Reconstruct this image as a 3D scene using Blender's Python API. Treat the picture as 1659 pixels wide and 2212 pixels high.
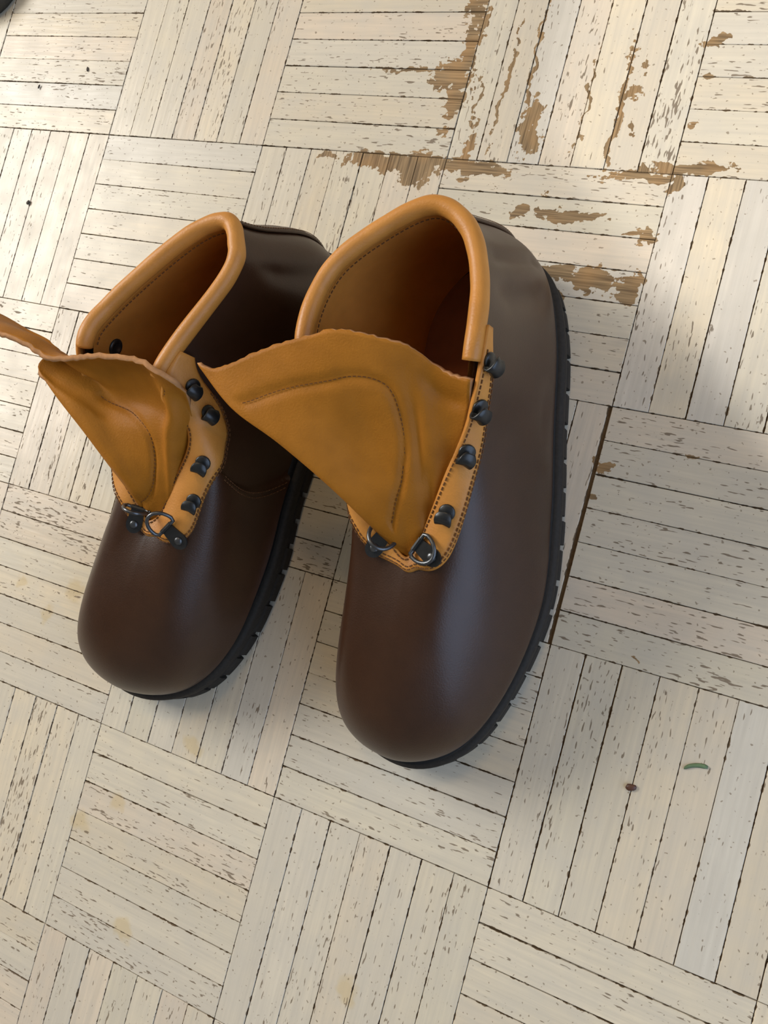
import bpy, math, random
import numpy as np
from mathutils import Matrix, Vector

for o in list(bpy.data.objects): bpy.data.objects.remove(o, do_unlink=True)
scene = bpy.context.scene
COL = scene.collection
T = 0.15            # one parquet square, metres; the tables below are in squares
rng = random.Random(7)

# ------------------------------------------------------------------ camera
cam_d = bpy.data.cameras.new('camera'); cam = bpy.data.objects.new('camera', cam_d); COL.objects.link(cam)
cam_d.sensor_fit = 'VERTICAL'; cam_d.sensor_height = 36.0; cam_d.lens = 1692.65*36.0/2212
cam_d.clip_start = .01; cam_d.clip_end = 60
_r = ((0.90345421, 0.25933355, -0.34134529), (0.22896466, -0.96508771, -0.12720415), (-0.36241645, 0.03676712, -0.93129077))
m = Matrix(((_r[0][0], -_r[1][0], -_r[2][0]), (_r[0][1], -_r[1][1], -_r[2][1]), (_r[0][2], -_r[1][2], -_r[2][2]))).to_4x4()
m.translation = Vector((4.41674527, -1.77659025, 3.24436221))*T
cam.matrix_world = m
scene.camera = cam

# ------------------------------------------------------------------ light
scene.cycles.max_bounces = 4; scene.cycles.diffuse_bounces = 3; scene.cycles.glossy_bounces = 2; scene.cycles.use_light_tree = False
scene.view_settings.view_transform = 'Standard'; scene.view_settings.look = 'None'
scene.view_settings.gamma = 1.0; scene.view_settings.exposure = 0.20
scene.view_settings.use_curve_mapping = False
world = bpy.data.worlds.new('world'); scene.world = world; world.use_nodes = True
world.node_tree.nodes['Background'].inputs['Color'].default_value = (.62, .74, 1.0, 1)
world.node_tree.nodes['Background'].inputs['Strength'].default_value = .7

def area(name, loc, rot, sx, sy, power, color):
    d = bpy.data.lights.new(name, 'AREA'); d.shape = 'RECTANGLE'; d.size = sx; d.size_y = sy
    d.energy = power; d.color = color
    o = bpy.data.objects.new(name, d); COL.objects.link(o); o.location = loc; o.rotation_euler = rot
    return o
XL, XR, YB, YF, ZC = -1.8, 1.95, 1.8, -2.1, 2.6        # room bounds, metres
WL = (-.40, 1.10, 1.15, 2.20)       # left window  (y0, y1, z0, z1)
WR = (-1.531, .55, .25, 1.85)     # right window
area('daylight_left', (XL-.03, (WL[0]+WL[1])/2, (WL[2]+WL[3])/2), (0, -math.pi/2, 0), WL[3]-WL[2], WL[1]-WL[0], 102, (1, .97, .92))
area('daylight_right', (XR+.03, (WR[0]+WR[1])/2, (WR[2]+WR[3])/2), (0, math.pi/2, 0), WR[3]-WR[2], WR[1]-WR[0], 24, (.52, .70, 1))
sd = bpy.data.lights.new('sun', 'SUN'); sd.energy = 1.9; sd.angle = math.radians(.6); sd.color = (.97, .97, 1)
so = bpy.data.objects.new('sun', sd); COL.objects.link(so); so.location = (4, -4, 4)
_e = math.radians(40); _dir = Vector((-.708*math.cos(_e), .706*math.cos(_e), -math.sin(_e)))
so.rotation_euler = _dir.to_track_quat('-Z', 'Y').to_euler()
# a warm ceiling lamp above the boots
pl = bpy.data.lights.new('ceiling_lamp_light', 'AREA'); pl.shape = 'DISK'; pl.size = .35; pl.energy = 8; pl.color = (1, .66, .30)
po = bpy.data.objects.new('ceiling_lamp_light', pl); COL.objects.link(po); po.location = (.40, 1.0, ZC-.13)

# ------------------------------------------------------------------ helpers
def mesh_obj(name, verts, faces, mat, parent=None, smooth=True, scale=T, kind=None, origin=(0, 0, 0)):
    me = bpy.data.meshes.new(name)
    v = (np.asarray(verts, float)-np.asarray(origin, float))*scale
    me.from_pydata([tuple(p) for p in v], [], [tuple(f) for f in faces])
    me.validate(); me.update()
    if smooth: me.polygons.foreach_set('use_smooth', [True]*len(me.polygons))
    me.materials.append(mat)
    o = bpy.data.objects.new(name, me); COL.objects.link(o)
    if parent: o.parent = parent
    if kind: o['kind'] = kind
    return o

def tag(o, label, cat, group=None):
    o['label'] = label; o['category'] = cat
    if group: o['group'] = group
    return o

def struct(o, label=None):
    o['kind'] = 'structure'
    if label: o['label'] = label
    return o

def grid_faces(nu, nv, close_u=False, flip=False):
    f = []
    for i in range(nu if close_u else nu-1):
        j = (i+1) % nu
        for k in range(nv-1):
            q = (i*nv+k, j*nv+k, j*nv+k+1, i*nv+k+1)
            f.append(q[::-1] if flip else q)
    return f

def solid(o, th, off=-1, ):
    m = o.modifiers.new('solid', 'SOLIDIFY'); m.thickness = th*T; m.offset = off; m.use_even_offset = False
    return o

class Acc:
    """collects boxes / tubes into one mesh"""
    def __init__(s): s.v = []; s.f = []
    def add(s, v, f):
        b = len(s.v); s.v += [tuple(p) for p in v]; s.f += [tuple(i+b for i in q) for q in f]
    def box(s, c, ax, ay, az, hx, hy, hz):
        c, ax, ay, az = (np.asarray(k, float) for k in (c, ax, ay, az))
        v = [c+ax*hx*i+ay*hy*j+az*hz*k for k in (-1, 1) for j in (-1, 1) for i in (-1, 1)]
        s.add(v, [(0, 2, 3, 1), (4, 5, 7, 6), (0, 1, 5, 4), (2, 6, 7, 3), (0, 4, 6, 2), (1, 3, 7, 5)])
    def tube(s, P, r, n=8, closed=False, up=(0, 0, 1)):
        P = np.asarray(P, float); N = len(P); rings = []
        for i in range(N):
            a, b = (P[(i-1) % N], P[(i+1) % N]) if closed else (P[max(i-1, 0)], P[min(i+1, N-1)])
            t = b-a; t /= np.linalg.norm(t)+1e-12
            x = np.cross(t, up); x /= np.linalg.norm(x)+1e-9; y = np.cross(t, x)
            rr = r[i] if hasattr(r, '__len__') else r
            rings += [P[i]+rr*(math.cos(k*2*math.pi/n)*x+math.sin(k*2*math.pi/n)*y) for k in range(n)]
        f = []
        for i in range(N if closed else N-1):
            j = (i+1) % N
            for k in range(n): f.append((i*n+k, j*n+k, j*n+(k+1) % n, i*n+(k+1) % n))
        if not closed: f += [tuple(range(n))[::-1], tuple((N-1)*n+k for k in range(n))]
        s.add(rings, f)
    def lathe(s, c, ax, prof, n=20):
        """prof: (radius, height) pairs about axis ax at c; ends closed"""
        c = np.asarray(c, float); ax = np.asarray(ax, float)/np.linalg.norm(ax)
        x = np.cross(ax, (0, 0, 1) if abs(ax[2]) < .9 else (1, 0, 0)); x /= np.linalg.norm(x); y = np.cross(ax, x)
        v = [c+ax*h+r*(math.cos(k*2*math.pi/n)*x+math.sin(k*2*math.pi/n)*y) for r, h in prof for k in range(n)]
        f = [(i*n+k, i*n+(k+1) % n, (i+1)*n+(k+1) % n, (i+1)*n+k) for i in range(len(prof)-1) for k in range(n)]
        f += [tuple(range(n))[::-1], tuple((len(prof)-1)*n+k for k in range(n))]
        s.add(v, f)

def polish(o, weld=True):
    """consistent outward normals"""
    import bmesh
    bm = bmesh.new(); bm.from_mesh(o.data)
    bmesh.ops.recalc_face_normals(bm, faces=bm.faces); bm.to_mesh(o.data); bm.free(); return o

# ------------------------------------------------------------------ materials
class NT:
    def __init__(s, name):
        s.mat = bpy.data.materials.new(name); s.mat.use_nodes = True; s.t = s.mat.node_tree
        s.b = s.t.nodes['Principled BSDF']
    def n(s, kind, **kw):
        x = s.t.nodes.new(kind)
        for k, v in kw.items():
            if k.startswith('i_'): x.inputs[k[2:].replace('_', ' ')].default_value = v
            else: setattr(x, k, v)
        return x
    def l(s, a, b): s.t.links.new(a, b)
    def math(s, op, a, b=None, c=None, clamp=False):
        x = s.n('ShaderNodeMath', operation=op, use_clamp=clamp)
        for i, k in enumerate((a, b, c)):
            if k is None: continue
            if hasattr(k, 'links') or hasattr(k, 'is_linked'): s.l(k, x.inputs[i])
            else: x.inputs[i].default_value = k
        return x.outputs[0]
    def vmul(s, v, k):
        x = s.n('ShaderNodeVectorMath', operation='MULTIPLY'); s.l(v, x.inputs[0]); x.inputs[1].default_value = k
        return x.outputs[0]
    def noise(s, vec, scale, detail=2., rough=.5, dist=0.):
        x = s.n('ShaderNodeTexNoise'); s.l(vec, x.inputs['Vector'])
        x.inputs['Scale'].default_value = scale; x.inputs['Detail'].default_value = detail
        x.inputs['Roughness'].default_value = rough; x.inputs['Distortion'].default_value = dist
        return x.outputs['Fac']
    def ramp(s, fac, lo, hi, a=0., b=1.):
        x = s.n('ShaderNodeMapRange', clamp=True); s.l(fac, x.inputs[0])
        for i, k in enumerate((lo, hi, a, b)): x.inputs[i+1].default_value = k
        return x.outputs[0]
    def mix(s, fac, a, b, mode='MIX'):
        x = s.n('ShaderNodeMix', data_type='RGBA', blend_type=mode)
        for sock, k in ((x.inputs[0], fac), (x.inputs[6], a), (x.inputs[7], b)):
            if hasattr(k, 'is_linked'): s.l(k, sock)
            elif isinstance(k, (int, float)): sock.default_value = k
            else: sock.default_value = (*k, 1)
        return x.outputs[2]
    def bump(s, h, strength, dist=.001):
        x = s.n('ShaderNodeBump'); x.inputs['Strength'].default_value = strength; x.inputs['Distance'].default_value = dist
        s.l(h, x.inputs['Height']); s.l(x.outputs[0], s.b.inputs['Normal'])
    def set(s, **kw):
        for k, v in kw.items():
            sk = s.b.inputs[k.replace('_', ' ')]
            if hasattr(v, 'is_linked'): s.l(v, sk)
            elif isinstance(v, tuple) and len(v) == 3: sk.default_value = (*v, 1)
            else: sk.default_value = v

def leather(name, c0, c1, rough, fine=900., bump=.25, spec=.5, big=18., coat=0.):
    k = NT(name); p = k.n('ShaderNodeTexCoord').outputs['Object']
    n1 = k.noise(p, big, 2, .6); n2 = k.noise(p, fine, 1, .6); n3 = k.noise(p, 90, 1, .6)
    col = k.mix(k.ramp(n1, .3, .7), c0, c1)
    col = k.mix(k.ramp(n3, .35, .75, 0, .25), col, tuple(x*.6 for x in c0))
    k.set(Base_Color=col, Roughness=k.ramp(n1, .25, .75, rough-.05, rough+.07), Specular_IOR_Level=spec)
    if coat: k.set(Coat_Weight=coat, Coat_Roughness=.3)
    k.bump(n2, bump, .0006)
    return k.mat

def plain(name, c, rough, metal=0., spec=.5, bump=0., scale=300.):
    k = NT(name); k.set(Base_Color=c, Roughness=rough, Metallic=metal, Specular_IOR_Level=spec)
    p = k.n('ShaderNodeTexCoord').outputs['Object']; n = k.noise(p, scale, 1)
    k.set(Base_Color=k.mix(k.ramp(n, .3, .7), tuple(x*.85 for x in c), tuple(min(1, x*1.15) for x in c)))
    if bump: k.bump(n, bump, .0005)
    return k.mat

M_BROWN = leather('brown_leather', (.029, .0105, .0035), (.039, .0145, .005), .35, fine=1100, bump=.12, spec=.38, big=9)
M_TAN = leather('tan_leather', (.42, .172, .028), (.50, .215, .042), .46, bump=.22, spec=.35)
M_TONGUE = leather('tan_tongue_leather', (.265, .098, .0065), (.365, .138, .013), .58, bump=.3, spec=.16, big=14)
M_LINING = leather('tan_lining_leather', (.40, .155, .022), (.52, .21, .036), .6, bump=.3, spec=.3, big=22)
M_INSOLE = leather('insole_leather', (.20, .062, .022), (.25, .078, .026), .7, bump=.2, spec=.25)
M_RAW = plain('raw_leather_edge', (.36, .18, .075), .9, spec=.2, bump=.5)
M_RUBBER = plain('black_rubber', (.021, .017, .013), .7, spec=.25, bump=.35, scale=500)
M_WELT = plain('black_welt', (.006, .006, .006), .7, spec=.3)
M_HOOK = plain('black_metal', (.013, .014, .014), .34, metal=.2, spec=.5)
M_STEEL = plain('dark_steel', (.09, .095, .10), .34, metal=.85)
M_THREAD = plain('dark_thread', (.10, .042, .014), .8, spec=.2)
M_WALL = plain('wall_paint', (.30, .275, .24), .8, bump=.1, scale=60)
M_CEIL = plain('ceiling_paint', (.30, .285, .26), .85, bump=.1, scale=60)
M_FRAME = plain('window_paint', (.70, .69, .66), .5)
M_JOINT = plain('joint_dirt', (.13, .088, .05), .9, spec=.2, bump=.4, scale=400)

# wear on the painted floor: (x, y, rx, ry, amount) in squares
WEAR = [(2.965,.53,.035,.16,1.15),(2.92,.40,.085,.055,1.2),(2.955,.30,.045,.075,1.1),(2.72,.415,.20,.016,1.0),(2.95,.74,.05,.09,1.0),
 (2.94,.115,.04,.03,1.05),(2.76,-.035,.20,.034,1.25),(2.40,-.022,.09,.018,.95),(2.87,-.075,.09,.06,1.1),(3.13,-.03,.14,.030,1.25),
 (3.345,.225,.036,.085,1.25),(3.36,.11,.042,.07,1.15),(3.085,.10,.026,.10,1.05),(3.075,.32,.016,.12,.9),(3.19,.36,.012,.36,1.0),
 (3.29,.5,.010,.30,1.0),(3.715,.28,.014,.30,1.05),(3.57,.30,.010,.28,.9),(3.765,.35,.055,.055,.85),(3.79,.20,.035,.05,.85),(3.775,.47,.035,.06,.75),
 (3.86,-.018,.12,.022,1.2),(4.07,.022,.13,.020,1.2),(4.03,.59,.05,.022,1.05),(4.05,.44,.03,.02,.9),(4.03,.22,.025,.02,.9),
 (3.62,-.215,.13,.026,1.15),(3.40,-.22,.045,.03,1.0),(3.50,-.13,.04,.03,.8),(3.61,-.47,.09,.030,1.15),(3.79,-.49,.085,.032,1.2),
 (3.945,-.50,.035,.045,1.15),(3.965,-.275,.03,.025,1.0),(3.93,-.265,.06,.012,1.0),(4.012,-.04,.022,.045,1.1),
 (4.03,-1.255,.035,.035,1.05),(4.025,-1.39,.030,.020,1.05),(4.35,-1.13,.05,.010,.8),(3.0,.62,.02,.1,1.0),(4.32,-1.96,.04,.012,.8),
 (1.30,-3.19,.03,.012,.7),(3.10,-.10,.05,.02,.9),(3.25,-.12,.03,.03,.7),(3.66,-.56,.05,.018,1.0)]
STAIN = [(1.62,-2.42,.06,.075),(1.50,-2.60,.045,.06),(1.28,-2.47,.04,.035),(2.03,-3.48,.06,.06),(2.21,-3.33,.035,.05),(2.42,-3.85,.06,.04),
         (1.36,-1.55,.05,.05),(1.23,-2.86,.04,.04),(3.55,-3.62,.06,.05),(2.52,-2.93,.06,.04),(1.12,-2.72,.02,.06)]

def floor_material(WEAR, STAIN):
    k = NT('painted_parquet')
    uv = k.n('ShaderNodeAttribute', attribute_name='slat_uv').outputs['Vector']
    tint = k.n('ShaderNodeAttribute', attribute_name='tint').outputs['Color']
    oi = k.n('ShaderNodeObjectInfo')
    sep = k.n('ShaderNodeSeparateXYZ'); k.l(uv, sep.inputs[0])
    seed = k.math('ADD', k.math('MULTIPLY', oi.outputs['Random'], 37.), k.math('MULTIPLY', sep.outputs[2], 41.))
    cmb = k.n('ShaderNodeCombineXYZ'); k.l(sep.outputs[0], cmb.inputs[0]); k.l(sep.outputs[1], cmb.inputs[1]); k.l(seed, cmb.inputs[2])
    uvw = cmb.outputs[0]
    pos = k.vmul(k.n('ShaderNodeNewGeometry').outputs['Position'], (1/T, 1/T, 1/T))
    # paint
    base = k.mix(1., oi.outputs['Color'], tint, 'MULTIPLY')
    streak = k.noise(k.vmul(uvw, (2.2, 55, 1)), 1., 2, .6)
    cloud = k.noise(pos, 6., 2, .6)
    base = k.mix(k.ramp(streak, .3, .75, 0, .42), base, (.36, .325, .265))
    base = k.mix(k.ramp(cloud, .35, .75, 0, .50), base, (.45, .415, .345), 'MIX')
    # stains
    def blobs(L, distort):
        acc = None; xy = k.n('ShaderNodeSeparateXYZ'); k.l(distort, xy.inputs[0])
        for b in L:
            cb = k.n('ShaderNodeCombineXYZ'); k.l(xy.outputs[0], cb.inputs[0]); k.l(xy.outputs[1], cb.inputs[1])
            if acc is not None: k.l(acc, cb.inputs[2])      # chained, so that the shader is evaluated blob by blob
            mp = k.n('ShaderNodeMapping', vector_type='TEXTURE'); k.l(cb.outputs[0], mp.inputs['Vector'])
            mp.inputs['Location'].default_value = (b[0], b[1], 0); mp.inputs['Scale'].default_value = (b[2], b[3], 1e6)
            ln = k.n('ShaderNodeVectorMath', operation='LENGTH'); k.l(mp.outputs[0], ln.inputs[0])
            f = k.math('SUBTRACT', b[4] if len(b) > 4 else 1., k.math('MULTIPLY', ln.outputs['Value'], .5))
            acc = f if acc is None else k.math('MAXIMUM', acc, f)
        return acc
    wv = pos; wmask = None
    if WEAR or STAIN:
        warp = k.n('ShaderNodeTexNoise'); k.l(pos, warp.inputs['Vector']); warp.inputs['Scale'].default_value = 9.; warp.inputs['Detail'].default_value = 2.
        w_ = k.n('ShaderNodeVectorMath', operation='MULTIPLY_ADD'); k.l(warp.outputs['Color'], w_.inputs[0])
        w_.inputs[1].default_value = (.12, .12, 0)
        off = k.n('ShaderNodeVectorMath', operation='SUBTRACT'); k.l(pos, off.inputs[0]); off.inputs[1].default_value = (.06, .06, 0)
        k.l(off.outputs[0], w_.inputs[2]); wv = w_.outputs[0]
    if STAIN:
        st = blobs(STAIN, wv)
        base = k.mix(k.ramp(k.math('ADD', st, k.math('MULTIPLY', k.noise(pos, 30, 2), .3)), .62, .86, 0, .42), base, (.46, .33, .13))
    # bare wood where the paint is gone
    if WEAR:
        wear = blobs(WEAR, wv)
        wn = k.noise(k.vmul(uvw, (9, 30, 1)), 1., 3, .65); wn2 = k.noise(pos, 34., 2, .6)
        wf = k.math('ADD', wear, k.math('ADD', k.math('MULTIPLY', k.math('SUBTRACT', wn, .5), .9), k.math('MULTIPLY', k.math('SUBTRACT', wn2, .5), 1.1)))
        wmask = k.ramp(wf, .56, .60)
    # flecks: open grain filled with dirt
    fl = k.noise(k.vmul(uvw, (21, 105, 1)), 1., 1, .5)
    den = k.noise(k.vmul(uvw, (3, 14, 1)), 1., 1, .5)
    rnd = k.noise(k.vmul(uvw, (0, 0, 7.3)), 1., 0)
    fsum = k.math('ADD', fl, k.math('ADD', k.math('MULTIPLY', k.math('SUBTRACT', den, .5), .42), k.math('MULTIPLY', k.math('SUBTRACT', rnd, .5), .34)))
    fmask = k.ramp(fsum, .70, .74)
    fmask2 = k.ramp(k.noise(pos, 60, 1), .71, .74)
    # grime along the edges of each slat
    edge = k.math('SUBTRACT', 1/14., k.math('ABSOLUTE', sep.outputs[1]))
    edgex = k.math('SUBTRACT', .5, k.math('ABSOLUTE', sep.outputs[0]))
    ed = k.math('MINIMUM', edge, edgex)
    en = k.noise(pos, 26, 2, .65)
    emask = k.math('LESS_THAN', ed, k.math('MULTIPLY', k.ramp(en, .45, .8), .008))
    col = k.mix(k.math('MULTIPLY', fmask, .85), base, (.135, .095, .058))
    col = k.mix(k.math('MULTIPLY', fmask2, .7), col, (.17, .125, .08))
    col = k.mix(emask, col, (.13, .088, .048))
    dents = fmask
    if wmask:
        wood = k.mix(k.ramp(k.noise(k.vmul(uvw, (4, 120, 1)), 1., 2, .6), .32, .68), (.10, .062, .028), (.31, .205, .10))
        wood = k.mix(k.ramp(cloud, .45, .75, 0, .45), wood, (.40, .215, .075))
        col = k.mix(wmask, col, wood); dents = k.math('MAXIMUM', fmask, wmask)
    rough = k.math('ADD', k.ramp(cloud, .3, .7, .30, .40), k.math('MULTIPLY', dents, .3))
    k.set(Base_Color=col, Roughness=rough, Specular_IOR_Level=.30)
    k.bump(k.noise(k.vmul(uvw, (5, 45, 1)), 1., 1), .15, .0009)
    return k.mat
_fm = {}
def floor_mat(c, r):
    """paint for square (c, r): carries only the wear that reaches this square"""
    def hit(b, m): return c-m*b[2]-.06 < b[0] < c+1+m*b[2]+.06 and -r-1-m*b[3]-.06 < b[1] < -r+m*b[3]+.06
    w = tuple(b for b in WEAR if hit(b, 1.6)); s_ = tuple(b for b in STAIN if hit(b, 1.2))
    if (w, s_) not in _fm: _fm[(w, s_)] = floor_material(w, s_)
    return _fm[(w, s_)]
M_FLOOR = floor_mat(-99, -99)

# ------------------------------------------------------------------ room shell
def wall_with_hole(name, x, hole, thick):
    y0, y1, z0, z1 = hole; A = Acc(); h = thick/2; c = x
    def b(ya, yb, za, zb): A.box((c, (ya+yb)/2, (za+zb)/2), (1, 0, 0), (0, 1, 0), (0, 0, 1), h, (yb-ya)/2, (zb-za)/2)
    b(YF, y0, 0, ZC); b(y1, YB, 0, ZC); b(y0, y1, 0, z0); b(y0, y1, z1, ZC)
    return struct(mesh_obj(name, A.v, A.f, M_WALL, smooth=False, scale=1))
def slab(name, c, hx, hy, hz, mat):
    A = Acc(); A.box(c, (1, 0, 0), (0, 1, 0), (0, 0, 1), hx, hy, hz)
    return struct(mesh_obj(name, A.v, A.f, mat, smooth=False, scale=1))
wall_with_hole('wall_left', XL-.06, WL, .12); wall_with_hole('wall_right', XR+.06, WR, .12)
slab('wall_back', ((XL+XR)/2, YB+.06, ZC/2), (XR-XL)/2, .06, ZC/2, M_WALL)
slab('wall_front', ((XL+XR)/2, YF-.06, ZC/2), (XR-XL)/2, .06, ZC/2, M_WALL)
slab('ceiling', ((XL+XR)/2, (YB+YF)/2, ZC+.06), (XR-XL)/2+.12, (YB-YF)/2+.12, .06, M_CEIL)
def window_frame(name, x, hole):
    y0, y1, z0, z1 = hole; A = Acc(); w = .02
    def b(ya, yb, za, zb): A.box((x, (ya+yb)/2, (za+zb)/2), (1, 0, 0), (0, 1, 0), (0, 0, 1), .05, (yb-ya)/2, (zb-za)/2)
    b(y0-w, y0, z0-w, z1+w); b(y1, y1+w, z0-w, z1+w); b(y0, y1, z0-w, z0); b(y0, y1, z1, z1+w)
    struct(mesh_obj(name, A.v, A.f, M_FRAME, smooth=False, scale=1))
window_frame('window_1', XL+.02, WL); window_frame('window_2', XR-.02, WR)

# floor: dirt bed below, painted parquet slats on it
A = Acc(); A.box(((XL+XR)/2, (YB+YF)/2, -.0325), (1, 0, 0), (0, 1, 0), (0, 0, 1), (XR-XL)/2, (YB-YF)/2, .03)
floor = struct(mesh_obj('floor', A.v, A.f, M_JOINT, smooth=False, scale=1), 'worn white painted parquet floor in a basket-weave pattern')

SW, SL, CH = 1/7-.0026, 1-.0036, .0018        # slat width, length, chamfer (squares)
def slat_geom(w=SW, l=SL):
    a, b, c = l/2, w/2, CH
    v = [(-a,-b,-.016),(a,-b,-.016),(a,b,-.016),(-a,b,-.016),(-a,-b,-c),(a,-b,-c),(a,b,-c),(-a,b,-c),
         (-a+c,-b+c,0),(a-c,-b+c,0),(a-c,b-c,0),(-a+c,b-c,0)]
    f = [(8,9,10,11)]
    for i in range(4):
        j = (i+1) % 4; f += [(i, j, 4+j, 4+i), (4+i, 4+j, 8+j, 8+i)]
    return v, f
def add_attrs(me, uvs, tints):
    a = me.attributes.new('slat_uv', 'FLOAT_VECTOR', 'POINT'); a.data.foreach_set('vector', np.asarray(uvs, np.float32).ravel())
    t = me.attributes.new('tint', 'FLOAT_COLOR', 'POINT'); t.data.foreach_set('color', np.asarray(tints, np.float32).ravel())
PAL = [(.62,.545,.43),(.60,.53,.435),(.64,.55,.46),(.60,.56,.475),(.59,.55,.475),(.655,.575,.45),(.63,.53,.445),(.58,.545,.455),(.575,.545,.49),(.61,.56,.46)]
FIXED = {(1,0,0): (.545,.54,.525), (4,2,5): (.50,.505,.50), (0,-1,5): (.57,.57,.55), (0,2,5): (.545,.545,.54), (2,2,5): (.55,.545,.53), (3,2,5): (.56,.54,.49),
         (3,-1,2): (.60,.585,.57), (4,0,0): (.58,.56,.55), (4,0,2): (.58,.57,.565), (3,0,3): (.56,.545,.52)}
def slat_col(c, r, k):
    q = FIXED.get((c, r, k)) or PAL[rng.randrange(len(PAL))]
    j = rng.uniform(.95, 1.04); q = [.62*x+.38*y for x, y in zip(q, (.605, .545, .45))]; return (q[0]*j*.95, q[1]*j*.915, q[2]*j*.82)
slats = []
c0, c1 = math.floor(XL/T)+1, math.floor(XR/T); r0, r1 = math.floor(-YB/T)+1, math.floor(-YF/T)
for c in range(c0, c1):
    for r in range(r0, r1):
        for k in range(7):
            if (c+r) % 2: slats.append((c+.5, -(r+(k+.5)/7), 0, (c, r, k)))       # grain along x
            else: slats.append((c+(k+.5)/7, -(r+.5), 1, (c, r, k)))               # grain along y
slats.sort(key=lambda s: (s[0]-2.75)**2 + ((s[1]+1.75)*.82)**2)
v, f = slat_geom()
sm = bpy.data.meshes.new('parquet_slat'); sm.from_pydata([tuple(np.array(p)*T) for p in v], [], f); sm.update()
add_attrs(sm, v, [(1, 1, 1, 1)]*len(v)); sm.materials.append(M_FLOOR)
for i, (x, y, rot, key) in enumerate(slats[:300]):
    o = bpy.data.objects.new('parquet_slat', sm); COL.objects.link(o); o.parent = floor
    dz = rng.uniform(-.0035, 0)
    o.location = (x*T, y*T, dz*T)
    o.rotation_euler = (rng.gauss(0, .0035), rng.gauss(0, .0008), rot*math.pi/2 + rng.gauss(0, .0012) + math.pi*rng.randrange(2))
    o.scale = (1, rng.uniform(.984, 1.008), 1)
    if key == (3, 1, 6): o.scale = (1, .90, 1); o.location.x -= .006*T
    o.color = (*slat_col(*key), 1)
    o.material_slots[0].link = 'OBJECT'; o.material_slots[0].material = floor_mat(*key[:2])
V, F, UVS, TI = [], [], [], []
for (x, y, rot, key) in slats[300:]:
    b = len(V); col = (*slat_col(*key), 1); sd_ = rng.random()
    for p in v:
        q = (p[0], p[1]) if not rot else (-p[1], p[0])
        V.append((x+q[0], y+q[1], p[2])); UVS.append((p[0], p[1], sd_)); TI.append(col)
    F += [tuple(i+b for i in q) for q in f]
rest = mesh_obj('parquet_slat_field', V, F, M_FLOOR, floor, smooth=False, kind='stuff')
add_attrs(rest.data, UVS, TI); rest.color = (1, 1, 1, 1)

# ceiling lamp (out of view, gives the warm light)
A = Acc(); A.lathe((po.location.x, po.location.y, ZC), (0, 0, -1), [(.06, 0), (.06, .02), (.20, .05), (.21, .09), (.20, .10)], 32)
lamp = mesh_obj('ceiling_lamp', A.v, A.f, M_FRAME, smooth=False, scale=1)
tag(lamp, 'round white ceiling lamp above the boots', 'lamp')

# ------------------------------------------------------------------ boots
# ---- pure numpy geometry shared by all boot parts (tile units) ----
def cr_closed(P, t):
    """periodic Catmull-Rom through P at parameters t (in index units)"""
    P = np.asarray(P, float); n = len(P)
    t = np.asarray(t, float); i = np.floor(t).astype(int); f = (t - i)[..., None]
    p0, p1, p2, p3 = P[(i-1) % n], P[i % n], P[(i+1) % n], P[(i+2) % n]
    return .5*((2*p1)+(p2-p0)*f+(2*p0-5*p1+4*p2-p3)*f*f+(3*p1-p0-3*p2+p3)*f**3)

def cr_open(P, u):
    """Catmull-Rom through P, chord-length parametrised, u in 0..1"""
    P = np.asarray(P, float)
    P = np.vstack([2*P[0]-P[1], P, 2*P[-1]-P[-2]])
    d = np.linalg.norm(np.diff(P[1:-1], axis=0), axis=1)**.75
    k = np.concatenate([[0], np.cumsum(d)]); k /= k[-1]
    x = np.interp(np.asarray(u, float), k, np.arange(len(k)))
    i = np.clip(np.floor(x).astype(int), 0, len(k)-2); f = (x-i)[..., None]
    p0, p1, p2, p3 = P[i], P[i+1], P[i+2], P[i+3]
    return .5*((2*p1)+(p2-p0)*f+(2*p0-5*p1+4*p2-p3)*f*f+(3*p1-p0-3*p2+p3)*f**3)

# canonical last: (l from heel, a towards the outer side)
SOLE = [(.08,-.02),(.155,.14),(.38,.25),(.75,.295),(1.1,.37),(1.45,.415),(1.8,.365),(2.055,.225),
        (2.155,0),(2.075,-.215),(1.82,-.325),(1.45,-.335),(1.1,-.295),(.75,-.285),(.38,-.30),(.155,-.195)]
P1 = [(.025,-.02,.40),(.12,.165,.40),(.38,.275,.40),(.75,.305,.40),(1.1,.345,.35),(1.45,.38,.32),(1.83,.395,.33),(2.10,.265,.35),
      (2.19,.01,.37),(2.105,-.245,.34),(1.83,-.305,.31),(1.45,-.24,.29),(1.1,-.20,.33),(.75,-.285,.40),(.38,-.31,.40),(.12,-.21,.40)]
P2 = [(-.04,-.01,-.25),(-.02,.06,-.25),(0,.075,-.27),(.02,.10,-.28),(.06,.11,-.18),(.14,.13,-.085),(.25,.14,-.03),(.40,.11,-.01),
      (.46,0,-.01),(.40,-.09,-.01),(.25,-.08,-.03),(.14,-.04,-.085),(.06,-.03,-.18),(.02,-.06,-.28),(0,-.075,-.27),(-.02,-.06,-.25)]
ZF = .165

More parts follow.
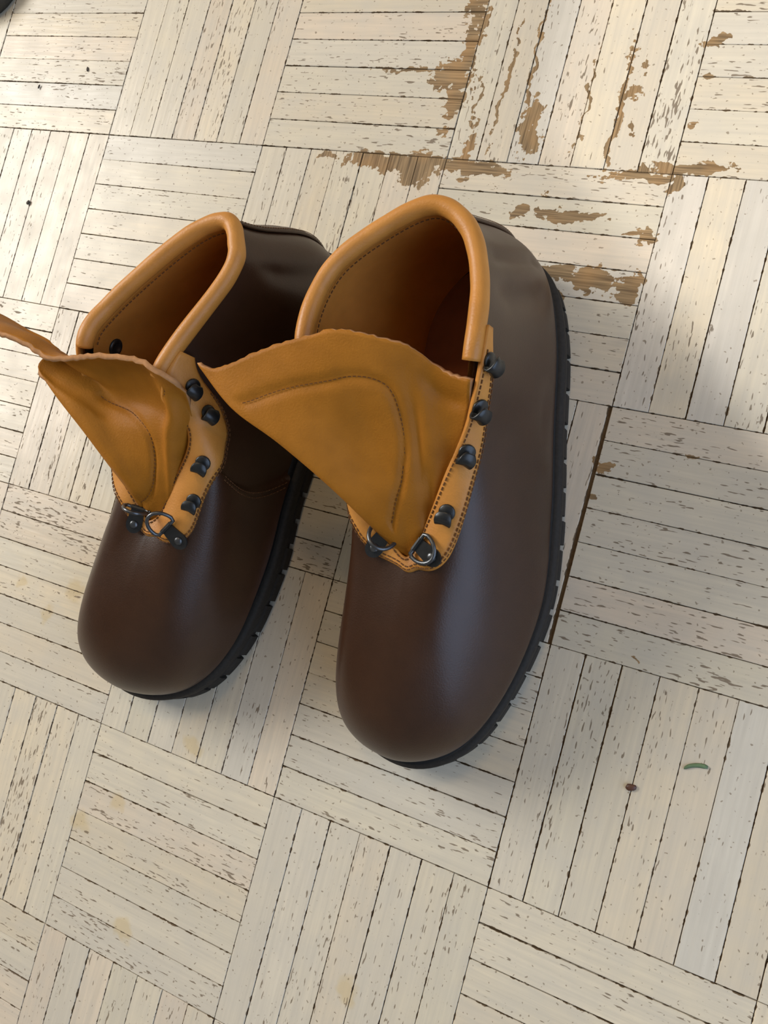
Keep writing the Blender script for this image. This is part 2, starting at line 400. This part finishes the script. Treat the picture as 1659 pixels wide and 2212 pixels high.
class Last:
    def __init__(s, heel, toe, side, top, adj=(), adj2=(), adj1=()):
        """side=+1: outer side lies to +s ; top: 16 world points of the opening edge"""
        s.O = np.array([*heel, 0.]); d = np.array([toe[0]-heel[0], toe[1]-heel[1], 0.]); s.d = d/np.linalg.norm(d)
        s.s = np.array([-s.d[1], s.d[0], 0.])*side; s.side = side
        s.top = np.asarray(top, float)
        L = lambda l, a, z: s.O + l*s.d + a*s.s + np.array([0, 0, z])
        s.L = L
        so = np.array(SOLE, float); p1 = np.array(P1, float)
        for i, d0, d1, dl in adj: so[i] += (dl, d0); p1[i] += (dl, d1, 0)
        for i, *k in adj1: p1[i] = k
        s.c0 = np.array([L(l, a, ZF) for l, a in so])
        s.c1 = np.array([L(*p) for p in p1])
        p2 = [list(k) for k in P2]
        for i, *k in adj2: p2[i] = k
        s.c2 = np.array([s.top[i] + p2[i][0]*s.d + p2[i][1]*s.s + np.array([0, 0, p2[i][2]]) for i in range(16)])
    def raw(s, t, v):
        t = np.asarray(t, float); v = np.asarray(v, float)[..., None]
        a, b, c, e = (cr_closed(k, t) for k in (s.c0, s.c1, s.c2, s.top))
        w = 1-v
        return a*w**3 + 3*b*w*w*v + 3*c*w*v*v + e*v**3
    def normal(s, t, v, h=.01):
        t = np.asarray(t, float); v = np.asarray(v, float)
        tu = s.raw(t+h, v)-s.raw(t-h, v)
        v0 = np.clip(v-h, 0, 1); v1 = np.clip(v+h, 0, 1)
        tv = s.raw(t, v1)-s.raw(t, v0)
        n = -np.cross(tu, tv)*s.side
        return n/(np.linalg.norm(n, axis=-1, keepdims=True)+1e-12)
    def at(s, t, v, off=0.):
        t, v = np.broadcast_arrays(np.asarray(t, float), np.asarray(v, float))
        return s.raw(t, v) + s.normal(t, v)*np.asarray(off)[..., None]
    def v_from_top(s, t, dist):
        """v at arc distance dist below the opening edge"""
        t = np.asarray(t, float); dist = np.broadcast_to(np.asarray(dist, float), t.shape)
        vv = np.linspace(1, 0, 60)
        out = np.zeros(t.shape)
        for k in np.ndindex(t.shape):
            p = s.raw(np.full(60, t[k]), vv)
            c = np.concatenate([[0], np.cumsum(np.linalg.norm(np.diff(p, axis=0), axis=1))])
            out[k] = np.interp(dist[k], c, vv)
        return out

class Sheet:
    """Coons patch: r 0..1 hinge -> free edge, q 0..1 throat -> top edge"""
    def __init__(s, hinge, free, top, throat, bumps=()):
        s.h, s.f, s.t, s.b, s.bumps = hinge, free, top, throat, bumps
    def at(s, r, q):
        r, q = np.broadcast_arrays(np.asarray(r, float), np.asarray(q, float))
        R, Q = r[..., None], q[..., None]
        H, F = cr_open(s.h, q), cr_open(s.f, q); Tp, B = cr_open(s.t, r), cr_open(s.b, r)
        c = [np.asarray(s.h[0]), np.asarray(s.h[-1]), np.asarray(s.f[0]), np.asarray(s.f[-1])]
        p = (1-R)*H + R*F + (1-Q)*B + Q*Tp - ((1-R)*(1-Q)*c[0] + (1-R)*Q*c[1] + R*(1-Q)*c[2] + R*Q*c[3])
        for (r0, q0, rr, qr, dx, dy, dz) in s.bumps:
            g = np.exp(-((r-r0)/rr)**2 - ((q-q0)/qr)**2)[..., None]
            p = p + g*np.array([dx, dy, dz])
        return p

BOOT_A = dict(heel=(3.475, -0.43), toe=(3.56, -2.64), side=1, adj=[(0, 0, 0, -0.025), (1, 0.01, 0.01, -0.01), (3, 0.025, 0.02, 0), (4, 0.015, 0, 0), (6, -0.02, -0.015, -0.01), (7, -0.015, -0.01, -0.02), (8, 0, 0, -0.01), (9, 0.0, 0.01, 0), (10, 0.02, 0.035, 0), (11, 0.03, 0.1, 0), (12, 0.02, 0.11, 0)], adj2=[(10, 0.25, -0.05, -0.05), (11, 0.14, 0.05, -0.1), (12, 0.06, 0.06, -0.2), (4, 0.06, 0.08, -0.15), (5, 0.14, 0.09, -0.07), (6, 0.25, 0.1, -0.03), (7, 0.4, 0.09, -0.01)], adj1=[(4, 1.1, 0.385, 0.3), (5, 1.45, 0.43, 0.27), (6, 1.83, 0.4, 0.27), (7, 2.1, 0.26, 0.3)],
  top=[[3.3841, -0.6443, 0.88], [3.5295, -0.7091, 0.88], [3.6224, -0.8917, 0.89], [3.6701, -1.1341, 0.92], [3.6546, -1.3137, 0.81], [3.6274, -1.4593, 0.72], [3.5968, -1.6178, 0.64], [3.5631, -1.7417, 0.59], [3.5188, -1.806, 0.57], [3.4347, -1.7621, 0.575], [3.3461, -1.6916, 0.62], [3.246, -1.5543, 0.7], [3.1274, -1.3787, 0.8], [3.0511, -1.1783, 0.9], [3.0628, -0.9258, 0.88], [3.2091, -0.7517, 0.88]])
TONGUE_A = dict(hinge=[[3.5834, -1.7713, 0.6], [3.617, -1.6177, 0.65], [3.6439, -1.4609, 0.73], [3.6673, -1.3216, 0.82], [3.6745, -1.2167, 0.91]],
  free=[[3.4327, -1.7809, 0.585], [3.3765, -1.7328, 0.68], [3.2365, -1.6382, 0.8], [3.0617, -1.5444, 0.9], [2.8784, -1.4682, 0.95], [2.712, -1.3454, 0.98]],
  top=[[3.6745, -1.2167, 0.91], [3.6042, -1.2091, 0.9], [3.5446, -1.19, 0.91], [3.4964, -1.1674, 0.94], [3.4442, -1.1519, 0.97], [3.3749, -1.1512, 0.99], [3.2899, -1.1496, 1.01], [3.203, -1.1602, 1.02], [3.1434, -1.185, 1.02], [3.0252, -1.2317, 1.01], [2.9252, -1.2817, 1.0], [2.8242, -1.3397, 0.99], [2.7773, -1.3544, 0.985], [2.712, -1.3454, 0.98]],
  throat=[[3.5834, -1.7713, 0.6], [3.5318, -1.8177, 0.588], [3.4327, -1.7809, 0.585]])
BOOT_B = dict(heel=(2.55, -0.55), toe=(2.32, -2.755), side=-1, adj=[(0, 0, 0, -0.055), (1, 0.0, 0.0, -0.04), (15, 0, 0, -0.055), (14, 0, 0, -0.02), (4, 0, -0.12, 0), (5, 0, -0.07, 0), (6, 0.03, 0.01, 0.0), (7, 0.105, 0.12, 0.05), (8, 0.09, 0.1, 0.025), (9, 0.045, 0.045, -0.005), (10, 0.02, 0.02, 0)], adj2=[(4, 0.06, 0.03, -0.2), (5, 0.14, 0.05, -0.1), (6, 0.25, 0.11, -0.03), (10, 0.22, -0.13, -0.03), (11, 0.1, -0.17, -0.045), (12, 0.04, -0.2, -0.06), (13, 0.02, -0.12, -0.2)], adj1=[],
  top=[[2.5935, -0.7793, 0.88], [2.4325, -0.8668, 0.88], [2.1942, -1.1635, 0.9], [2.1449, -1.3454, 0.92], [2.1327, -1.5305, 0.74], [2.2486, -1.7157, 0.67], [2.3302, -1.8291, 0.64], [2.3662, -1.9113, 0.59], [2.4184, -1.9381, 0.575], [2.4909, -1.8785, 0.595], [2.552, -1.7349, 0.66], [2.6116, -1.5878, 0.735], [2.5553, -1.4837, 0.79], [2.5381, -1.3905, 0.925], [2.6796, -0.9932, 0.885], [2.6685, -0.8539, 0.88]])
TONGUE_B = dict(hinge=[[2.514, -1.8949, 0.6], [2.5612, -1.7423, 0.66], [2.6137, -1.5874, 0.735], [2.619, -1.4885, 0.82], [2.6399, -1.4442, 0.9]],
  free=[[2.3643, -1.9222, 0.595], [2.3304, -1.8451, 0.68], [2.2739, -1.7627, 0.77], [2.1735, -1.6626, 0.84], [2.0607, -1.5691, 0.89], [1.9752, -1.4996, 0.91], [1.9151, -1.458, 0.89], [1.9073, -1.4111, 0.86], [1.903, -1.3699, 0.81], [1.8259, -1.3377, 0.79], [1.6689, -1.314, 0.78], [1.5416, -1.2828, 0.8], [1.4895, -1.2845, 0.85], [1.508, -1.3362, 0.93]],
  top=[[2.6399, -1.4442, 0.9], [2.6215, -1.4277, 0.97], [2.5557, -1.4087, 1.0], [2.5019, -1.3918, 1.01], [2.4085, -1.39, 1.01], [2.3042, -1.3952, 1.0], [2.2017, -1.4142, 0.99], [2.1324, -1.4313, 0.985], [2.0536, -1.4391, 0.98], [1.9914, -1.4309, 0.98], [1.9104, -1.4065, 0.985], [1.7932, -1.3947, 0.99], [1.6632, -1.3788, 0.97], [1.508, -1.3362, 0.93]],
  throat=[[2.514, -1.8949, 0.6], [2.4384, -1.9465, 0.588], [2.3643, -1.9222, 0.595]])


def dashes(acc, P, N, step=.019, length=.0125, r=.0021, lift=.0012):
    """stitches along polyline P with normals N"""
    P = np.asarray(P, float); N = np.asarray(N, float)
    s = np.concatenate([[0], np.cumsum(np.linalg.norm(np.diff(P, axis=0), axis=1))])
    x = step/2
    while x < s[-1]-length/2:
        a, b, n = (np.array([np.interp(y, s, M[:, i]) for i in range(3)]) for y, M in ((x-length/2, P), (x+length/2, P), (x, N)))
        t = b-a; L = np.linalg.norm(t); t /= L+1e-12; n = n/np.linalg.norm(n); side = np.cross(n, t)
        acc.box((a+b)/2+n*lift, t, side, n, L/2, r, r*.7)
        x += step

def leather_boot(name, P, TG, label, facing, collar, hooks, rings, seam_t, rivets, pad, creases, bumps):
    L = Last(**P); S = Sheet(**TG, bumps=bumps)
    root = bpy.data.objects.new(name, None); COL.objects.link(root); root.empty_display_size = .05
    org = L.L(1.1, 0, 0); root.location = tuple(org*T)
    def part(n, v, f, mat, parent=root, **kw): return mesh_obj(n, v, f, mat, parent, origin=org, **kw)
    sgn = L.side
    # --- upper
    def skin(t, v):
        """outward relief of the brown leather: overlapped vamp, soft creases"""
        t = np.asarray(t, float) % 16
        ts = seam_t[0]+(seam_t[1]-seam_t[0])*(1-v)
        on = 1/(1+np.exp(np.clip((t-ts)/.012, -50, 50)))
        o = .024*on*np.clip((t-4)/4, 0, 1)
        for (t0, k, w, d, v0, v1) in creases:
            win = np.clip((v-v0)/.15, 0, 1)*np.clip((v1-v)/.15, 0, 1)
            o = o - d*win*np.exp(-((t-t0-k*(v-.5))/w)**2)
        return o
    tt = np.linspace(0, 16, 240, endpoint=False)
    extra = np.concatenate([np.arange(seam_t[0]-.25, seam_t[1]+.3, .012)]); tt = np.sort(np.concatenate([tt[(tt < extra[0]-.03) | (tt > extra[-1]+.03)], extra]))
    nv = 36; vv = np.linspace(0, 1, nv)
    TT, VV = np.meshgrid(tt, vv, indexing='ij')
    g = L.at(TT, VV, skin(TT, VV))
    up = part('upper', g.reshape(-1, 3), grid_faces(len(tt), nv, True, sgn > 0), M_BROWN); polish(up)
    # --- lining and insole
    tl = np.linspace(0, 16, 120, endpoint=False); vl = np.linspace(.04, .985, 24)
    TT, VV = np.meshgrid(tl, vl, indexing='ij')
    part('lining', L.at(TT, VV, -.030-.0*VV).reshape(-1, 3), grid_faces(120, 24, True), M_LINING)
    ring = cr_closed(L.c0, tl); ctr = ring.mean(0)
    rows = [ctr+(ring-ctr)*k + np.array([0, 0, .04-.01*k]) for k in (.965, .6, .25)]
    vs = np.concatenate(rows+[[ctr+np.array([0, 0, .04])]])
    fs = [(i*120+j, i*120+(j+1) % 120, (i+1)*120+(j+1) % 120, (i+1)*120+j) for i in range(2) for j in range(120)]
    fs += [(240+j, 240+(j+1) % 120, 360) for j in range(120)]
    polish(part('insole', vs, fs, M_INSOLE))
    # --- rolled collar, hollow at its ends
    tc = np.linspace(collar[0], collar[1], 130); E = cr_closed(L.top, tc)
    tan = np.gradient(E, axis=0); tan /= np.linalg.norm(tan, axis=1, keepdims=True)
    outw = np.cross(tan, (0, 0, 1)); outw /= np.linalg.norm(outw, axis=1, keepdims=True)
    chk = np.sum(outw*L.normal(tc, np.full(130, .97)), 1).mean(); outw *= np.sign(chk)
    upv = np.cross(tan, outw); upv *= np.sign(upv[:, 2:3])
    ang = np.radians(np.linspace(-75, 262, 26))
    cv = []
    for i in range(130):
        wob = 1+.018*math.sin(i*.23)+.012*math.sin(i*.61+1)
        for q in ang: cv.append(E[i]+outw[i]*(.032*wob*math.cos(q)-.006)+upv[i]*(.034*wob*math.sin(q)+.006))
    co = part('collar', cv, grid_faces(130, 26), M_TAN); polish(co); solid(co, .010, -1 if True else 1)
    st = Acc()
    low = E-outw*.034-upv*.030; dashes(st, low, -outw+upv*.3, .019, .012, .0018)
    # --- facing strip with the lacing hardware
    kt = np.array([a for a, b in facing]); kw = np.array([b for a, b in facing])
    tf = np.linspace(kt[0], kt[-1], 220); wf = np.interp(tf, kt, kw)
    wf = np.convolve(np.pad(wf, 4, 'edge'), np.ones(9)/9, 'valid')
    ff = np.linspace(0, 1, 9); fv = []
    vtab = np.array([L.v_from_top(tf, wf*k) for k in ff]).T
    TT = np.repeat(tf[:, None], 9, 1)
    thick = .020*np.ones_like(TT); thick[:, -1] = .004; thick[:, -2] = .018
    fc = part('facing', L.at(TT, vtab, skin(TT, vtab)*0+.016+thick).reshape(-1, 3), grid_faces(220, 9, False, sgn > 0), M_TAN)
    polish(fc); solid(fc, .018, -1)
    def fline(dist, a=0, b=-1, off=.040):
        d = dist if callable(dist) else (lambda w: w*0+dist)
        tq = tf[a:b]; vq = L.v_from_top(tq, d(wf[a:b])); return L.at(tq, vq, off), L.normal(tq, vq)
    for dd in (lambda w: w-.010, lambda w: w-.021):
        dashes(st, *fline(dd, 6, -6, .036))
    dashes(st, *fline(.012, 6, -6, .037))
    # --- side seam stitches
    for k in (.05, .12):
        vq = np.linspace(.02, .72, 60); ts = seam_t[0]+(seam_t[1]-seam_t[0])*(1-vq)-k
        dashes(st, L.at(ts, vq, skin(ts, vq)+.001), L.normal(ts, vq), .019, .012, .0018)
    # --- heel strip
    tb = np.linspace(-.30, .30, 14); vb = np.linspace(0, .965, 30); TT, VV = np.meshgrid(tb, vb, indexing='ij')
    hs = part('heel_strip', L.at(TT, VV, .016-.008*(np.abs(TT) > .27)).reshape(-1, 3), grid_faces(14, 30, False, sgn > 0), M_BROWN); polish(hs); solid(hs, .016, -1)
    for k in (-.22, .22):
        vq = np.linspace(.05, .95, 60); dashes(st, L.at(np.full(60, k), vq, .017), L.normal(np.full(60, k), vq), .019, .012, .0018)
    # --- tongue
    nr, nq = 70, 60; R_, Q_ = np.meshgrid(np.linspace(0, 1, nr), np.linspace(0, 1, nq), indexing='ij')
    pp = S.at(R_, Q_)
    padP = np.array(pad)
    # pad edge pressed in along its stitch line
    pd = cr_open(np.c_[padP, padP[:, 0]*0], np.linspace(0, 1, 80))[:, :2]
    dist = np.sqrt(((np.stack([R_, Q_], -1)[:, :, None, :]-pd[None, None])**2).sum(-1)).min(-1)
    tu = np.gradient(pp, axis=0); tv = np.gradient(pp, axis=1); nn = np.cross(tu, tv); nn /= np.linalg.norm(nn, axis=-1, keepdims=True)+1e-9
    if nn[nr//3, nq//2][2] < 0: nn = -nn
    fray = np.zeros_like(R_)
    pp = pp + nn*(-.012*np.exp(-(dist/.022)**2)[..., None]) + nn*(.006*np.sin(R_*9+Q_*4)*np.sin(Q_*7+1))[..., None]*(R_*(1-R_)*4)[..., None]
    wig = np.array([rng.uniform(-1, 1) for _ in range(nr)])*.004
    pp[:, -1, 1] += wig
    tg = part('tongue', pp.reshape(-1, 3), grid_faces(nr, nq), M_TONGUE); polish(tg)
    solid(tg, .020, -1); tg.data.materials.append(M_RAW); tg.modifiers['solid'].material_offset_rim = 1
    if tg.data.polygons[nq*20+20].normal.z < 0:
        tg.data.flip_normals()
    ps = np.array([S.at(a, b) for a, b in pd]).reshape(-1, 3)
    pn = []
    for a, b in pd:
        du = S.at(min(a+.01, 1), b)-S.at(max(a-.01, 0), b); dv = S.at(a, min(b+.01, 1))-S.at(a, max(b-.01, 0))
        q = np.cross(du, dv); q = q/np.linalg.norm(q); pn.append(q if q[2] > 0 else -q)
    dashes(st, ps-np.array(pn)*.008, pn, .017, .011, .0013)
    o = part('stitching', st.v, st.f, M_THREAD, smooth=False, kind='stuff')
    # --- hooks
    def frame(t, v, off):
        p = L.at(np.array([t]), np.array([v]), off)[0]; n = L.normal(np.array([t]), np.array([v]))[0]
        d = L.raw(np.array([t]), np.array([max(v-.03, 0)]))[0]-L.raw(np.array([t]), np.array([min(v+.03, 1)]))[0]
        d -= n*np.dot(d, n); d /= np.linalg.norm(d); return p, n, d, np.cross(n, d)
    for (t, v) in hooks:
        p, n, d, s = frame(t, v, .036)
        s = d; d = -L.d+n*np.dot(L.d, n)+s*.15; d /= np.linalg.norm(d); s = np.cross(n, d)      # the mouth opens towards the ankle
        A = Acc(); A.lathe(p+d*.006, n, [(.029, 0), (.030, .005), (.026, .009), (.001, .010)], 18)
        # bent lip: rises at the toe side, folds over towards the ankle
        path = [(-.017, .004), (-.029, .010), (-.034, .022), (-.028, .035), (-.014, .043), (.003, .043), (.017, .038)]
        wid = [.020, .024, .027, .030, .031, .028, .017]
        P_ = cr_open(np.array([(a, b, w) for (a, b), w in zip(path, wid)]), np.linspace(0, 1, 16))
        vtx = []
        for q, (a, b, w) in enumerate(P_):
            a2, b2 = P_[min(q+1, 15)][:2]-P_[max(q-1, 0)][:2]; nl = math.hypot(a2, b2); na, nb = -b2/nl, a2/nl
            for sw, off in ((-1, 0), (-.6, .005), (0, .008), (.6, .005), (1, 0), (.9, -.005), (0, .0), (-.9, -.005)):
                vtx.append(p+d*(a+na*off*-1)+n*(b+nb*off*-1)*1.0+s*w*sw)
        fc_ = [(i*8+j, i*8+(j+1) % 8, (i+1)*8+(j+1) % 8, (i+1)*8+j) for i in range(15) for j in range(8)]
        fc_ += [tuple(range(8)), tuple(120+j for j in range(8))]
        A.add(vtx, fc_)
        h = part('lace_hook', A.v, A.f, M_HOOK); polish(h)
    for (t, v, rot, lift) in rings:
        p, n, d, s = frame(t, v, .036)
        d, s = d*math.cos(rot)+s*math.sin(rot), s*math.cos(rot)-d*math.sin(rot)
        A = Acc()
        K = 1.1
        # rounded plate with a rivet, folded round the straight side of the ring
        out = [(.034*math.cos(q)+.012, .030*math.sin(q)) for q in np.linspace(-math.pi/2, math.pi/2, 11)]+[(-.052, .022), (-.052, -.022)]
        m_ = len(out); vt = [p+d*a*K+s*b*K+n*z for z in (0, .009) for a, b in out]
        A.add(vt, [tuple(range(m_)), tuple(m_+i for i in range(m_))]+[(i, (i+1) % m_, m_+(i+1) % m_, m_+i) for i in range(m_)])
        A.tube([p+d*-.052*K+s*k*.024*K+n*.007 for k in (-1, -.3, .3, 1)], .010, 8, up=n)
        pl_ = part('ring_plate', A.v, A.f, M_HOOK, smooth=False); polish(pl_)
        B_ = Acc(); B_.lathe(p+d*.012*K, n, [(.017, .008), (.017, .012), (.012, .016), (.004, .017)], 16)
        mesh_obj('rivet', B_.v, B_.f, M_STEEL, pl_, origin=org)
        C_ = Acc(); d2 = -d*math.cos(lift)+n*math.sin(lift); base = p-d*.052*K+n*.008
        pts = [base+s*.040*K*k for k in (-1, -.5, 0, .5, 1)]
        pts += [base+s*.046*K*math.cos(q)+d2*K*(.014+.060*math.sin(q)) for q in np.linspace(0, math.pi, 14)]
        C_.tube(pts, .0078, 8, closed=True, up=n)
        mesh_obj('lace_ring', C_.v, C_.f, M_STEEL, pl_, origin=org)
    for (t, v) in rivets:
        p, n, d, s = frame(t, v, -.032); A = Acc()
        A.lathe(p, -n, [(.036, -.004), (.037, .004), (.030, .010), (.022, .008), (.018, .002), (.002, .002)], 20)
        polish(part('eyelet', A.v, A.f, M_HOOK))
    # --- sole
    ts = np.linspace(0, 16, 160, endpoint=False); c = cr_closed(L.c0, ts)[:, :2]
    tg2 = np.roll(c, -1, 0)-np.roll(c, 1, 0); tg2 /= np.linalg.norm(tg2, axis=1, keepdims=True)
    on = np.stack([tg2[:, 1], -tg2[:, 0]], 1)
    if np.sum(on*(c-c.mean(0))) < 0: on = -on
    toe = lambda q: .042*np.exp(-((q-7.7)/1.3)**2)[:, None]      # the sole shows a rim below the toe
    c = c+on*toe(ts)
    def rings_mesh(levels):
        vs = [];
        for o_, z in levels:
            q = c+on*o_; vs += [(x, y, z) for x, y in q]
        k = len(levels); f = [(i*160+j, i*160+(j+1) % 160, (i+1)*160+(j+1) % 160, (i+1)*160+j) for i in range(k-1) for j in range(160)]
        f += [tuple(range(160)), tuple((k-1)*160+j for j in range(160))]
        return vs, f
    polish(part('welt', *rings_mesh([(-.02, .120), (.000, .122), (.004, .150), (.002, .172), (-.02, .176)]), M_WELT))
    os_ = part('outsole', *rings_mesh([(-.03, .022), (.022, .024), (.026, .06), (.030, .075), (.030, .108), (.026, .122), (.010, .130), (-.02, .130)]), M_RUBBER); polish(os_)
    c3 = cr_closed(L.c0, np.linspace(0, 16, 480, endpoint=False))[:, :2]
    t3 = np.roll(c3, -1, 0)-np.roll(c3, 1, 0); t3 /= np.linalg.norm(t3, axis=1, keepdims=True); n3 = np.stack([t3[:, 1], -t3[:, 0]], 1)
    if np.sum(n3*(c3-c3.mean(0))) < 0: n3 = -n3
    c3 = c3+n3*toe(np.linspace(0, 16, 480, endpoint=False))
    i = 0
    while i < 478:
        n_ = min(480-i, rng.choice((9, 10, 11)))
        dep = rng.uniform(.031, .038); vt = []
        for j in range(i, i+n_):
            for o_, z in ((-.10, 0.0), (dep-.006, 0.0), (dep, .010), (dep-.003, .050), (.026, .064), (-.10, .064)):
                q = c3[j % 480]+n3[j % 480]*o_; vt.append((q[0], q[1], z))
        fl_ = [(a*6+b, (a+1)*6+b, (a+1)*6+(b+1) % 6, a*6+(b+1) % 6) for a in range(n_-1) for b in range(6)]
        fl_ += [tuple(range(6)), tuple((n_-1)*6+b for b in range(6))]
        lg = mesh_obj('lug', vt, fl_, M_RUBBER, os_, smooth=False, origin=org); polish(lg)
        i += n_+1
    tag(root, label, 'boot', 'pair of brown leather boots')
    return root

leather_boot('leather_boot', BOOT_A, TONGUE_A,
    'brown leather boot with wide open tan collar, right one of the pair',
    [(2.62,.03),(2.85,.055),(3.2,.081),(3.74,.093),(4.25,.108),(4.78,.118),(5.38,.147),(5.83,.165),(6.13,.168),(6.53,.145),(7.2,.077),(8.26,.045),(8.7,.06),(9.04,.078),(9.4,.085),(10,.095),(11,.10),(12.4,.10),(13.0,.05)],
    (12.95, 19.10), [(3.06,.965),(3.70,.955),(4.52,.935),(5.62,.91),(11.2,.94),(11.9,.94),(12.6,.93)],
    [(6.50,.915,.75,3.0),(9.39,.955,-.2,2.3)], (10.9, 12.25), [],
    [(0.905,0.835),(0.755,0.83),(0.635,0.82),(0.53,0.815),(0.41,0.815),(0.345,0.78),(0.33,0.665),(0.34,0.54),(0.375,0.445),(0.445,0.33),(0.65,0.17)],
    [(1.15,.5,.16,.020,.15,.95),(1.75,.6,.22,.018,.2,.9),(3.3,1.2,.3,.012,.1,.8)],
    [(.265,.62,.035,.22,0,0,-.018),(.14,.55,.07,.22,0,0,.016),(.10,.87,.10,.05,0,0,-.02),(.19,.30,.05,.14,0,0,-.014),(.55,.55,.22,.22,0,0,-.03)])
leather_boot('leather_boot', BOOT_B, TONGUE_B,
    'brown leather boot with pinched collar, tongue flopping past the left picture edge',
    [(2.85,.04),(3.1,.08),(3.7,.10),(5,.10),(6.5,.075),(7.1,.06),(7.5,.052),(8.67,.084),(9.58,.204),(9.97,.241),(10.23,.223),(10.5,.174),(10.93,.156),(11.7,.20),(12.5,.258),(12.87,.26),(13.0,.21),(13.15,.125),(13.28,.03)],
    (12.92, 19.02), [(12.97,.855),(12.38,.79),(10.90,.875),(10.32,.82)],
    [(9.66,.81,.75,.45),(6.95,.965,.3,1.6)], (10.85, 12.2), [(2.79,.80)],
    [(0.635,0.58),(0.495,0.58),(0.375,0.535),(0.3,0.47),(0.27,0.38),(0.295,0.275),(0.415,0.16),(0.79,0.065)],
    [(1.4,.4,.2,.012,.2,.9),(14.6,-.5,.25,.016,.2,.9)],
    [(.12,.60,.055,.32,0,0,.05),(.045,.6,.03,.3,0,0,-.03),(.5,.5,.2,.2,0,0,-.025),(.66,.82,.16,.14,0,0,.035)])

# ------------------------------------------------------------------ small things on the floor
M_SEED = plain('seed_husk', (.075, .026, .012), .5); M_GREEN = plain('green_scrap', (.10, .16, .075), .7); M_GRIT = plain('grit', (.05, .038, .028), .8)
def bit(name, x, y, ax, lx, ly, lz, mat, label, cat, seedv, group=None):
    r_ = random.Random(seedv); vt = []; n, k = 10, 6; ca, sa = math.cos(ax), math.sin(ax)
    for i in range(k+1):
        ph = math.pi*i/k
        for j in range(n):
            q = 2*math.pi*j/n; w = 1+r_.uniform(-.12, .12)
            px, py, pz = lx*math.cos(ph)*w, ly*math.sin(ph)*math.cos(q)*w, lz*(1+math.sin(ph)*math.sin(q)*w)
            vt.append((x+px*ca-py*sa, y+px*sa+py*ca, max(pz, 0)))
    fs = [(i*n+j, i*n+(j+1) % n, (i+1)*n+(j+1) % n, (i+1)*n+j) for i in range(k) for j in range(n)]
    fs += [tuple(range(n)), tuple(k*n+j for j in range(n))]
    o = mesh_obj(name, vt, fs, mat, origin=(x, y, 0)); o.location = (x*T, y*T, 0); polish(o)
    return tag(o, label, cat, group)
bit('seed', 4.425, -2.436, .35, .020, .014, .007, M_SEED, 'small brown seed husk lying on a slat joint', 'seed', 1)
# green sliver: a curved strip
xs = np.linspace(-.042, .042, 9); vt = []
for x_ in xs:
    y_ = .012*math.cos(x_*30)-.006; w_ = .0085 if abs(x_) < .04 else .005
    vt += [(4.626+x_*.93-y_*.35, -2.286+x_*.35+y_*.93+s_*w_, z_) for s_, z_ in ((-1, .0005), (-.6, .006), (.6, .006), (1, .0005))]
g_ = mesh_obj('green_sliver', vt, [(a*4+b, (a+1)*4+b, (a+1)*4+(b+1) % 4, a*4+(b+1) % 4) for a in range(8) for b in range(4)]+[(0, 1, 2, 3), (32, 33, 34, 35)], M_GREEN, origin=(4.626, -2.286, 0))
g_.location = (4.626*T, -2.286*T, 0); polish(g_); tag(g_, 'thin green sliver of plant lying on the floor', 'leaf scrap')
bit('crumb', .564, -.436, 1.2, .013, .011, .005, M_GRIT, 'round brown crumb in the bright window reflection', 'crumb', 2, 'crumbs on the floor')
bit('crumb', .717, .372, 1.9, .014, .007, .004, M_GRIT, 'dark oval crumb, the upper right of the two by the corner', 'crumb', 3, 'crumbs on the floor')
bit('crumb', .39, .256, 1.4, .013, .006, .004, M_GRIT, 'dark crumb nearest the left edge below the dark corner stand-in', 'crumb', 4, 'crumbs on the floor')

# low dark cup shape added at upper left for an unseen object's shadow
A = Acc(); fx, fy = -.225, .895
A.lathe((fx, fy, 0), (0, 0, 1), [(.20, 0), (.23, .004), (.245, .03), (.235, .09), (.20, .13), (.17, .14), (.16, .11), (.15, .05), (.02, .045)], 28)
ft = mesh_obj('corner_shadow_standin', A.v, A.f, plain('dark_standin', (.030, .028, .022), .6), origin=(fx, fy, 0)); ft.location = (fx*T, fy*T, 0)
tag(ft, 'round dark shadow stand-in just reaching into the upper left corner', 'shadow stand-in')
